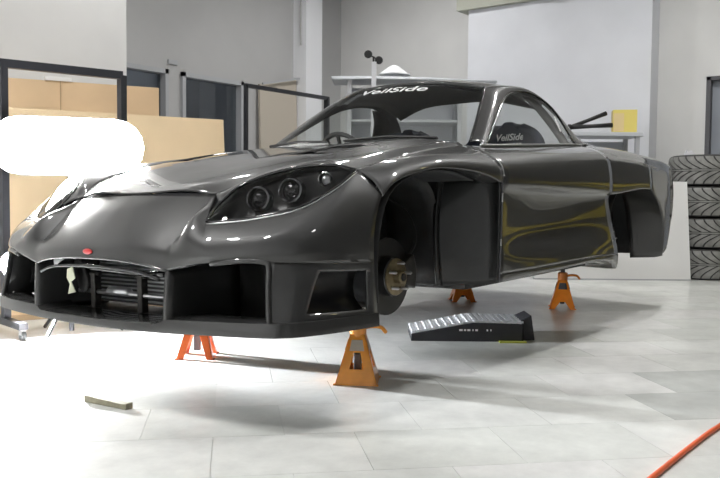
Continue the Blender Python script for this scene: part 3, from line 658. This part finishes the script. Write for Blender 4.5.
# ---- jack stands
def jack_stand(loc, rz, h, label, m='orange', lab='label_dark', flip=1, notch=.05):
    T = empty('jack_stand', loc, rz, label, 'jack stand', 'orange jack stands under the car')
    B, t = .086, .030; z1 = .20
    for k in range(4):            # four pressed steel faces
        q = Matrix.Rotation(k*PI/2, 3, 'Z')
        def at(f, z, q=q):
            wv = B+(t-B)*z/z1; return q @ Vector((f*wv, wv, z))
        inn = q @ Vector((0, -.005, 0)); g = MB()
        if notch > 0:
            g.prism([at(-1, 0), at(-.62, 0), at(-.22, notch), at(.22, notch), at(.62, 0), at(1, 0), at(1, z1), at(-1, z1)], inn)
        else:                     # window higher up, closed band along the bottom
            g.prism([at(-1, 0), at(-.3, .0), at(.3, .0), at(1, 0), at(1, .062), at(-1, .062)], inn)
            g.prism([at(-1, .062), at(-.42, .062), at(-.30, .128), at(-1, .128)], inn); g.prism([at(.42, .062), at(1, .062), at(1, .128), at(.30, .128)], inn)
            g.prism([at(-1, .128), at(1, .128), at(1, z1), at(-1, z1)], inn)
        g.build('side_plate', m, T)
        ft = MB().box((B-.012, B-.012, 0), (B+.006, B+.006, .006)); ft.v = [q @ v for v in ft.v]; ft.build('foot_pad', m, T, bevel=.002)
    for k in (0, 1, 2, 3):
        q = Matrix.Rotation(k*PI/2, 3, 'Z'); wv = B+(t-B)*.155/z1
        s_ = MB().prism([(-.030, B+(t-B)*.135/z1+.001, .135), (.030, B+(t-B)*.135/z1+.001, .135), (.022, B+(t-B)*.178/z1+.001, .178), (-.022, B+(t-B)*.178/z1+.001, .178)], (0, .002, 0)); s_.v = [q @ v for v in s_.v]; s_.build('label_plate', lab, T)
    MB().lathe([(.034, .19), (.034, .245), (.026, .25)], n=16).build('collar', m, T, angle=40)
    hm = h
    pst = MB().box((-.019, -.015, .03), (.019, .015, hm-.02)); pst.build('ratchet_post', 'label_dark', T, bevel=.003)
    for k in range(5): MB().box((.017, -.010, .115+k*.022), (.023, .010, .126+k*.022)).build('ratchet_tooth', 'cast_iron', T)
    MB().prism([(-.045, -.02, hm), (-.03, -.02, hm-.022), (.03, -.02, hm-.022), (.045, -.02, hm), (.03, -.02, hm-.008), (-.03, -.02, hm-.008)], (0, .04, 0)).build('saddle', 'cast_iron', T, bevel=.002)
    hd = [(0, flip*.03, .225), (.015, flip*.06, .232), (.01, flip*.095, .228), (-.005, flip*.115, .205)]
    MB().tube(spline(hd, 5), .008, 8).build('lever_handle', m, T, smooth=True)
    return T
def under(x, y, zc):   # height of a car point above the floor
    return (CAR.matrix_world @ Vector((x, y, zc))).z
jack_stand((.085, .570, 0), math.radians(32), .300, 'amber orange jack stand beside the bare front wheel hub', 'amber', 'label_buff', notch=0)
jack_stand((.150, -.335, 0), math.radians(40), .295, 'red-orange jack stand behind the nose, by the far front corner', 'orange_red', notch=.13)
jack_stand((-2.62, .310, 0), math.radians(25), .330, 'orange jack stand nearest the tyres, with a dark label on its slope', 'orange')
jack_stand((-2.50, -.42, 0), math.radians(40), .305, 'orange jack stand furthest behind the ramp, half hidden by the sill', 'orange')

# ---- plastic ramp with a gridded top
A = Vector((-.843, .221, 0)); Bv = Vector((-1.20, .70, 0)); ud = (Bv-A).normalized(); vd = Vector((-ud.y, ud.x, 0))
if vd.dot(Vector((-1, -.5, 0))) < 0: vd = -vd
RL_ = (Bv-A).length; RW = .30
T = empty('service_ramp', tuple(A), math.atan2(ud.y, ud.x), 'black plastic service ramp with a pale gridded top lying under the car', 'ramp')
sgn = 1 if (Matrix.Rotation(math.atan2(ud.y, ud.x), 3, 'Z') @ Vector((0, 1, 0))).dot(vd) > 0 else -1
def rz_(x): 
    return .038 + .062*min(1, x/(RL_*.55))
pr_ = [(0,0,.0),(0,0,.038),(RL_*.55,0,.100),(RL_,0,.095),(RL_,0,0)]
MB().prism(pr_, (0, sgn*.012, 0)).prism([(x, sgn*(RW-.012), z) for x, y, z in pr_], (0, sgn*.012, 0)).box((RL_-.012, min(0, sgn*RW), 0), (RL_, max(0, sgn*RW), .098)).box((0, min(0, sgn*RW), 0), (.012, max(0, sgn*RW), .036)).build('ramp_body', 'ramp_black', T, bevel=.003)
MB().prism([(RL_-.006, sgn*.05, .0), (RL_+.07, sgn*.05, 0), (RL_+.05, sgn*.05, .135), (RL_-.006, sgn*.05, .11)], (0, sgn*.20, 0)).build('wheel_stop', 'ramp_black', T, bevel=.004)
for x0, x1, z0, z1 in ((0, RL_*.55, .036, .098), (RL_*.55, RL_, .098, .094)):
    n = 9
    for k in range(n):
        xa = x0+(x1-x0)*(k+.15)/n; za = z0+(z1-z0)*(k+.5)/n
        MB().box((xa, min(.008*sgn, sgn*(RW-.008)), za-.004), (xa+.016, max(.008*sgn, sgn*(RW-.008)), za+.013)).build('grid_rib', 'ramp_grid', T)
    for k in range(6):
        ya = sgn*(.02+(RW-.04)*k/5)
        MB().bar((x0, ya, z0+.007), (x1, ya, z1+.007), .014, .012).build('grid_bar', 'ramp_grid', T)
MB().prism([(.01, sgn*.01, .028), (RL_*.55, sgn*.01, .088), (RL_-.01, sgn*.01, .084), (RL_-.01, sgn*.01, .07), (.01, sgn*.01, .012)], (0, sgn*(RW-.02), 0)).build('inner_floor', 'label_dark', T)
for k, (x0, wd) in enumerate(((.255, .018), (.28, .012), (.298, .016), (.325, .006), (.34, .014), (.40, .008), (.42, .006))):
    MB().box((x0, -sgn*.0012-.0005, .056), (x0+wd, -sgn*.0012+.0005, .066)).build('side_lettering', 'white_print', T)
o = MB().box((RL_*.78, -sgn*.02-.02 if sgn > 0 else 0, .0), (RL_+.01, .0 if sgn > 0 else .02+.02, .006)).build('yellow_sheen_strip', 'yellow_sheen', T)  # yellow light caught at the ramp foot, given as a coloured strip

# ---- offcut, hose
o = MB().prism([(0,0,0),(.215,0,0),(.215,0,.022),(.19,0,.018),(0,0,.026)], (0,.035,0)).build('wood_offcut', 'offcut', bevel=.003)
o.location = (.991, -.004, 0.0); o.rotation_euler = (0, 0, math.atan2(.206, -.022)); tag(o, 'short grey-brown wood offcut lying on the white floor', 'offcut')
o = MB().tube(spline([(1.4, 1.88, .008), (.9, 1.90, .008), (.504, 1.909, .008), (.184, 1.915, .008), (-.129, 1.928, .008), (-.6, 1.98, .008), (-1.4, 2.25, .008), (-2.2, 2.8, .008)], 8), .008, 10).build('air_hose', 'hose_red', smooth=True)
tag(o, 'red-orange air hose running across the floor', 'hose')

# ---- rolling frame by the left edge, with its lamps
FA = Vector((.405, -1.575, 0)); FB = Vector((-.232, -1.41, 0)); HT = 1.455
T = empty('rolling_frame', tuple(FA), 0, 'tall black rolling frame beside the bright strip lamp', 'frame')
def fr_(p): return Vector(p)-FA
MB().bar(fr_(FA+Vector((0,0,.07))), fr_(FA+Vector((0,0,HT))), .04, .04).build('post', 'frame_black', T)
MB().bar(fr_(FB+Vector((0,0,.07))), fr_(FB+Vector((0,0,HT))), .04, .04).build('post', 'frame_black', T)
ext = (FA-FB).normalized()*.25
MB().bar(fr_(FA+ext+Vector((0,0,HT))), fr_(FB+Vector((0,0,HT))), .04, .045).build('top_bar', 'frame_black', T)
MB().bar(fr_(FA+Vector((0,0,.32))), fr_(FB+Vector((0,0,.32))), .03, .03).build('lower_bar', 'frame_black', T)
for q in (FA, FB):
    dd = Vector((.30, .95, 0)).normalized()
    if q is FA: dd = Vector((.18, .98, 0)).normalized()
    e0, e1 = q-dd*.30, q+dd*.26
    ft = MB().bar(fr_(e0+Vector((0,0,.075))), fr_(e1+Vector((0,0,.075))), .045, .035).build('foot', 'frame_black', T)
    for e in (e0+dd*.02, e1-dd*.02):
        c = fr_(e); MB().lathe([(.006,-.010),(.024,-.010),(.027,0),(.024,.010),(.006,.010)], (c.x, c.y, .027), 'x', 16).build('caster', 'rubber', T, smooth=True)
        MB().box((c.x-.014, c.y-.012, .030), (c.x+.014, c.y+.012, .062)).build('caster_fork', 'steel', T)

# strip softbox on its own light stand
LA = Vector((.545, -1.475, 1.015)); LB = Vector((-.10, -1.045, 1.015))
T = empty('strip_lamp', ((LA.x+LB.x)/2-.05, (LA.y+LB.y)/2-.06, 0), 0, 'glaring white strip softbox behind the far headlight', 'lamp')
base = Vector(T.location)
ax = (LB-LA).normalized(); nrm = Vector((-ax.y, ax.x, 0)); nrm = nrm if nrm.dot(Vector((1, 1, 0))) > 0 else -nrm
def capsule(w0, h0, off, n=8):
    pts = []
    c = (LA+LB)/2; L = (LB-LA).length/2
    for sgn_, a0 in ((1, -90), (-1, 90)):
        for k in range(n+1):
            a = math.radians(a0+180*k/n)
            pts.append(c + ax*(sgn_*(L-h0) ) + ax*(math.cos(a)*h0*w0) + Vector((0,0,math.sin(a)*h0)) + nrm*off)
    return [p-base for p in pts]
MB().prism(capsule(1, .150, 0), nrm*.012).build('diffuser', 'strip_glow', T)
MB().prism(capsule(1, .156, -.07), nrm*.068).build('lamp_shell', 'frame_black', T)
MB().tube([(0, 0, .02), (0, 0, .95)], .014, 8).build('pole', 'frame_black', T)
for k in range(3):
    a = k*2*PI/3+.5; MB().tube([(0, 0, .25), (.27*math.cos(a), .27*math.sin(a), .012)], .010, 6).build('leg', 'frame_black', T)
# round work lamp low on the rolling frame
T = empty('work_lamp', (.425, -1.475, .33), 0, 'small round work lamp glowing low at the left edge beside the frame foot', 'lamp')
ld = Vector((.35, .93, 0)).normalized(); q = Vector((0, 0, 1)).rotation_difference(ld)
for nm, prf, m in (('lens', [(0, .052), (.045, .050), (.062, .045)], 'spot_glow'), ('housing', [(.062, .046), (.068, .050), (.070, .03), (.05, -.03), (.02, -.045)], 'frame_black')):
    g = MB().lathe(prf, n=24); g.v = [q @ v + Vector((0, 0, .065)) for v in g.v]; g.build(nm, m, T, smooth=False)
MB().box((-.02, -.07, -.01), (.02, -.01, .05)).build('clamp', 'frame_black', T)

# ---- boards standing behind
def board(name, a, b_, z0, z1, th, m, label, slant=0.0, grp=None):
    a, b_ = Vector(a), Vector(b_); d = (b_-a).normalized(); n = Vector((d.y, -d.x, 0)); n = n if n.y < 0 else -n
    T = empty(name, tuple(a), 0, label, 'board', grp)
    L = (b_-a).length
    MB().prism([Vector((0,0,z0)), d*(L+slant)+Vector((0,0,z0)), d*L+Vector((0,0,z1)), Vector((0,0,z1))], n*th).build('panel', m, T)
    return T, d, n, L
TB, d, n, L = board('plywood_board', (.42, -2.15, 0), (-1.12, -1.50, 0), 0, 1.275, .03, 'plywood_pale', 'wide pale plywood board standing behind the strip lamp', .05)
MB().prism([Vector((0,0,0)), d*(L+.05), d*(L+.05)+Vector((0,0,.03)), Vector((0,0,.03))], -n*.03).build('bottom_rail', 'board_edge', TB)
TA, d, n, L = board('plywood_board', (.0, -2.95, 0), (-1.25, -2.33, 0), 0, 1.565, .03, 'plywood', 'taller plywood board in two panels behind the pale one')
MB().bar(d*(L*.50)+Vector((0,0,.0))-n*.003, d*(L*.50)+Vector((0,0,1.565))-n*.003, .006, .006, up=tuple(n)).build('panel_joint', 'board_edge', TA)
o = MB().box((-.09,-.03,0), (.09,.03,.028)).box((-.085,-.032,.004), (-.03,-.028,.022)).build('small_white_carton', 'white_board'); o.location = (-.62, -2.66, 1.565); o.rotation_euler = (0, 0, math.radians(-26)); tag(o, 'little white carton lying on top of the taller plywood board', 'carton')

# ---- second frame and beige panel by the corner
T = empty('metal_stand', (-3.233, -3.4, 0), 0, 'black metal frame standing before the beige panel', 'frame')
MB().bar((0,0,0), (0,0,1.89), .035, .035).build('post', 'frame_black', T); MB().bar((-1.30,0,0), (-1.30,0,1.89), .06, .035).build('post', 'frame_black', T)
MB().bar((.017,0,1.89), (-1.33,0,1.89), .035, .04).build('top_bar', 'frame_black', T); MB().bar((0,0,.15), (-1.30,0,.15), .03, .03).build('lower_bar', 'frame_black', T)
T = empty('beige_panel', (-4.60, -4.5, 0), 0, 'tall beige panel leaning against the wall beside the corner pillar', 'panel')
MB().prism([(0,.0,0),(-.68,.0,0),(-.68,-.06,2.29),(0,-.06,2.15)], (0,.03,0)).build('sheet', 'beige_panel', T)
MB().bar((0,.02,2.15), (-.68,.02,2.29), .02, .025).build('edge_strip', 'frame_grey', T)

# ---- tall rack behind the cabin with a fibreglass panel on top
T = empty('storage_rack', (-4.55, -2.35, 0), math.radians(127), 'tall grey storage rack seen over the windscreen', 'rack')
W_, D_, H_ = 1.15, .45, 1.98
for x in (-W_/2, W_/2):
    for y in (-D_/2, D_/2): MB().bar((x,y,0), (x,y,H_), .04, .04).build('post', 'rack_grey', T)
for z in (.25, .95, 1.55): MB().box((-W_/2,-D_/2,z), (W_/2,D_/2,z+.025)).build('shelf', 'rack_grey', T)
for x, y in ((W_/2+.02, 0), (-W_/2-.02, 0)): MB().box((x-.006, -D_/2, .1), (x+.006, D_/2, H_-.02)).build('side_panel', 'rack_grey', T)
MB().box((-W_/2, D_/2+.02, .1), (W_/2, D_/2+.03, H_-.02)).build('back_panel', 'paper', T)
rk = T.matrix_basis
def on_rack(name, mb, m, label, cat, **k):
    mb.v = [Matrix.Rotation(math.radians(127), 3, 'Z') @ v for v in mb.v]
    o = mb.build(name, m, **k); o.location = (-4.55, -2.35, 0); return tag(o, label, cat)
hp = [[(-.75,-.30,1.985),(-.3,-.32,1.99),(.3,-.32,1.985),(.95,-.26,1.985)],[(-.78,0,2.05),(-.3,0,2.055),(.3,0,2.045),(1.0,0,2.01)],[(-.75,.25,2.0),(-.3,.28,2.01),(.3,.28,2.005),(.95,.22,1.99)]]
on_rack('grey_car_panel', MB().surf(hp, 5, 5), 'bench_grey', 'long grey moulded car panel lying on the rack top', 'panel', smooth=True, thick=.012)
dm = [[(-.25,-.02,2.085),(-.10,-.03,2.09),(.06,-.02,2.085)],[(-.27,.10,2.09),(-.10,.08,2.19),(.08,.10,2.08)],[(-.25,.22,2.085),(-.10,.22,2.09),(.06,.22,2.085)]]
on_rack('white_fender_piece', MB().surf(dm, 6, 6), 'fibre_white', 'white domed fibreglass piece on the rack top', 'panel', smooth=True, thick=.01)
on_rack('white_post', MB().box((-.35,-.40,0), (-.30,-.35,2.145)), 'paper', 'narrow white upright post in front of the rack', 'post', bevel=.004)
bc = MB()
for (x, z) in ((-.385, 2.225), (-.275, 2.165)):
    bc.lathe([(0,-.012),(.035,-.012),(.042,0),(.035,.012),(0,.012)], (x, -.37, z), 'y', 18)
bc.tube([(-.385,-.37,2.225), (-.275,-.37,2.165)], .008, 6).box((-.34,-.39,2.152),(-.32,-.35,2.20))
on_rack('black_clamp', bc, 'black_plastic', 'black twin-disc clamp on the tip of the white post', 'clamp')

# ---- bench at the right with box and tools
bd_ = Vector((-.6, .8, 0)); T = empty('work_bench', (-5.32, -.40, .05), math.radians(127), 'grey metal work bench behind the rear deck of the car', 'bench')
MB().box((-.42,-.22,1.33), (.30,.22,1.37)).build('bench_top', 'bench_grey', T, bevel=.004)
for x in (-.38, .25):
    for y in (-.18, .18): MB().bar((x,y,-.05), (x,y,1.33), .04, .04).build('leg', 'frame_grey', T)
MB().box((-.40,.19,.30), (.28,.21,1.30)).build('back_sheet', 'bench_grey', T)
MB().box((-.40,-.19,.55), (.28,.19,.58)).build('lower_shelf', 'bench_grey', T)
T2 = empty('yellow_carton', (-5.45, -.27, 1.42), math.radians(115), 'yellow cardboard box standing on the bench', 'box')
MB().box((-.115,-.10,0), (.115,.10,.235)).build('box_body', 'yellow_box', T2, bevel=.003); MB().box((-.117,-.04,.0), (-.115,.04,.235)).build('box_tape', 'yellow_box_side', T2)
MB().box((-.11,-.102,.02), (-.01,-.10,.20)).build('printed_panel', 'yellow_box_side', T2)
for k, (a, c, r, lb) in enumerate((((-.42,-.05,1.385),(-.02,-.05,1.545),.022,'black tool handle slanting up to the yellow box'),((-.42,-.12,1.395),(.02,-.12,1.42),.024,'black bar lying low on the bench beside the slanted handle'))):
    R3 = Matrix.Rotation(math.radians(127), 3, 'Z'); o3 = Vector((-5.32, -.40, .075))
    m_ = MB().tube([R3 @ Vector(a), R3 @ Vector(a).lerp(R3 @ Vector(a), 0) + (R3 @ (Vector(c)-Vector(a)))*.55, R3 @ Vector(c)], [r, r*.8, r], 8).tube([R3 @ Vector(a), R3 @ (Vector(a)+Vector((.03,0,-.0)))], r*1.3, 8)
    o = m_.build('hand_tool', 'black_plastic', smooth=True); o.location = o3; tag(o, lb, 'tool')

# ---- white board and the tyres
T = empty('white_display_board', (-4.80, -.10, 0), 0, 'low white board on the floor between the bare rear hub and the tyres', 'board')
a = Vector((0,0,0)); e = Vector((-.38, .51, 0)).normalized(); 
MB().prism([e*-.75+Vector((0,0,.012)), e*.72+Vector((0,0,.012)), e*.66+Vector((0,0,.93)), e*-.75+Vector((0,0,.95))], (-.016,-.012,0)).build('board_face', 'white_board', T)
MB().prism([e*-.75, e*.72, e*.72+Vector((0,0,.012)), e*-.75+Vector((0,0,.012))], (-.05,-.04,0)).build('base_strip', 'frame_grey', T)
for k in (-.5, .5): MB().bar(e*k+Vector((-.016,-.012,.5)), e*k+Vector((-.20,-.15,0)), .02, .02).build('rear_prop', 'frame_grey', T)

def tyre_meshes():
    Ro, w_ = .335, .292
    prof = [(.215,-.125),(.235,-.142),(.29,-.146),(.318,-.136),(.328,-.118),(.330,-.06),(.330,.06),(.328,.118),(.318,.136),(.29,.146),(.235,.142),(.215,.125),(.222,.0),(.215,-.125)]
    body = MB().lathe(prof, n=64, caps=False)
    lugs = MB(); N = 24
    for side in (1, -1):
        for k in range(N):
            a0 = 2*PI*k/N
            Vt = []; ns = 7
            for i in range(ns):
                t = i/(ns-1); z = side*(.012+t*.118)
                sweep = (1-t)**1.7*.46
                for e_, wdt in ((0, 0), (1, .185+.030*t)):
                    a_ = a0 + sweep + e_*wdt; rr = .3375-.010*max(0, t-.72)/.28
                    for r in (rr-.016, rr): Vt.append(Vector((r*math.cos(a_), r*math.sin(a_), z)))
            F = []
            for i in range(ns-1):
                b = i*4; c = b+4
                F += [(b+1,b+3,c+3,c+1),(b,b+1,c+1,c),(b+3,b+2,c+2,c+3)]
            F += [(0,2,3,1), (4*(ns-1), 4*(ns-1)+1, 4*(ns-1)+3, 4*(ns-1)+2)]
            lugs.add(Vt, F)
    rib = MB().lathe([(.328,-.007),(.3375,-.006),(.3375,.006),(.328,.007)], n=64, caps=False)
    side = MB()
    for q in (1, -1):
        side.lathe([(.262, q*.1455), (.266, q*.1485), (.270, q*.1465)], n=48, caps=False)
    return body, lugs, rib, side
LB_ = ('bottom tyre of the stack resting on the floor', 'second tyre up from the floor in the stack', 'third tyre up from the floor in the stack', 'topmost tyre of the stack beside the white board')
T0 = None
for k in range(4):
    if T0 is None:
        T0 = empty('tyre', (0, 0, 0)); bo, lu, ri, sd = tyre_meshes()
        bo.build('carcass', 'tyre_rubber', T0, smooth=False, angle=40); lu.build('tread_blocks', 'tyre_tread', T0, smooth=False, angle=30)
        ri.build('centre_rib', 'tyre_tread', T0, smooth=False); sd.build('sidewall_ring', 'tyre_rubber', T0, smooth=False); o = T0
    else: o = copy_tree(T0)
    o.location = (-5.66+(.012, -.006, .008, 0)[k], .465+(0, .012, -.008, .004)[k], .149+k*.2985); o.rotation_euler = (0, 0, k*1.3)
    tag(o, LB_[k], 'tyre', 'stacked tyres')
o = MB().prism([(-.05,0,0),(.05,0,0),(.02,0,.05),(-.01,0,.03),(-.03,0,.055)], (0,.03,0)).build('crumpled_tape', 'paper', bevel=.004); o.location = (-5.52, .36, 1.193); o.rotation_euler = (0, 0, math.radians(127)); tag(o, 'scrap of crumpled white tape on top of the tyre stack', 'tape')


# ---- lettering on the car
seat = [o for o in CAR.children if o.name.startswith('bucket_seat')][0]
mw = frame_mat((-1.675, .385, .930), (0, 1, 0), (-.28, 0, 1))
text_mesh('seat_lettering', 'VeilSide', .058, 'white_print', seat, mw @ Matrix.Diagonal((1.0, 1, 1, 1)), bold=.0012, shear=.15)
sub = MB()
for k in range(9): sub.box((-.085+k*.019, -.003, 0), (-.085+k*.019+.014, .003, .001))
sub.v = [mw @ (v+Vector((0, -.040, 0))) for v in sub.v]; sub.build('seat_underline_print', 'white_print', seat)
WG = grid_surface(full(WS), 4, 4)
def ws_point(y, t):
    fi = t*(len(WG)-1); i = min(int(fi), len(WG)-2); f = fi-i; r = [WG[i][j].lerp(WG[i+1][j], f) for j in range(len(WG[0]))]
    for j in range(len(r)-1):
        if min(r[j].y, r[j+1].y) <= y <= max(r[j].y, r[j+1].y):
            return r[j].lerp(r[j+1], (y-r[j].y)/(r[j+1].y-r[j].y))
    return r[-1]
tx = text_mesh('windscreen_lettering', 'VeilSide', .072, 'print_grey', ws, Matrix.Diagonal((1.85, 1, 1, 1)), extrude=.0004, bold=.001)
for v in tx.data.vertices:
    p = ws_point(.07+v.co.x, .84+v.co.y*1.9); v.co = p + Vector((.75, 0, .66))*(.004+v.co.z)
text_mesh('quarter_glass_lettering', 'VeilSide', .036, 'white_print', wl, frame_mat((-1.742, .657, .997), (.035, .064, -.116), (-1, 0, 0)), extrude=.0004, bold=.0006)
# bare metal showing through chipped paint at the fender and door edge
for q in ([(-.452, .936, .745), (-.455, .958, .712), (-.456, .966, .672)], [(-.449, .962, .60), (-.447, .961, .56)], [(-.441, .957, .40), (-.440, .956, .37)]):
    MB().tube(spline(q, 4), .0035, 6).build('paint_chip', 'steel', fl, smooth=True)
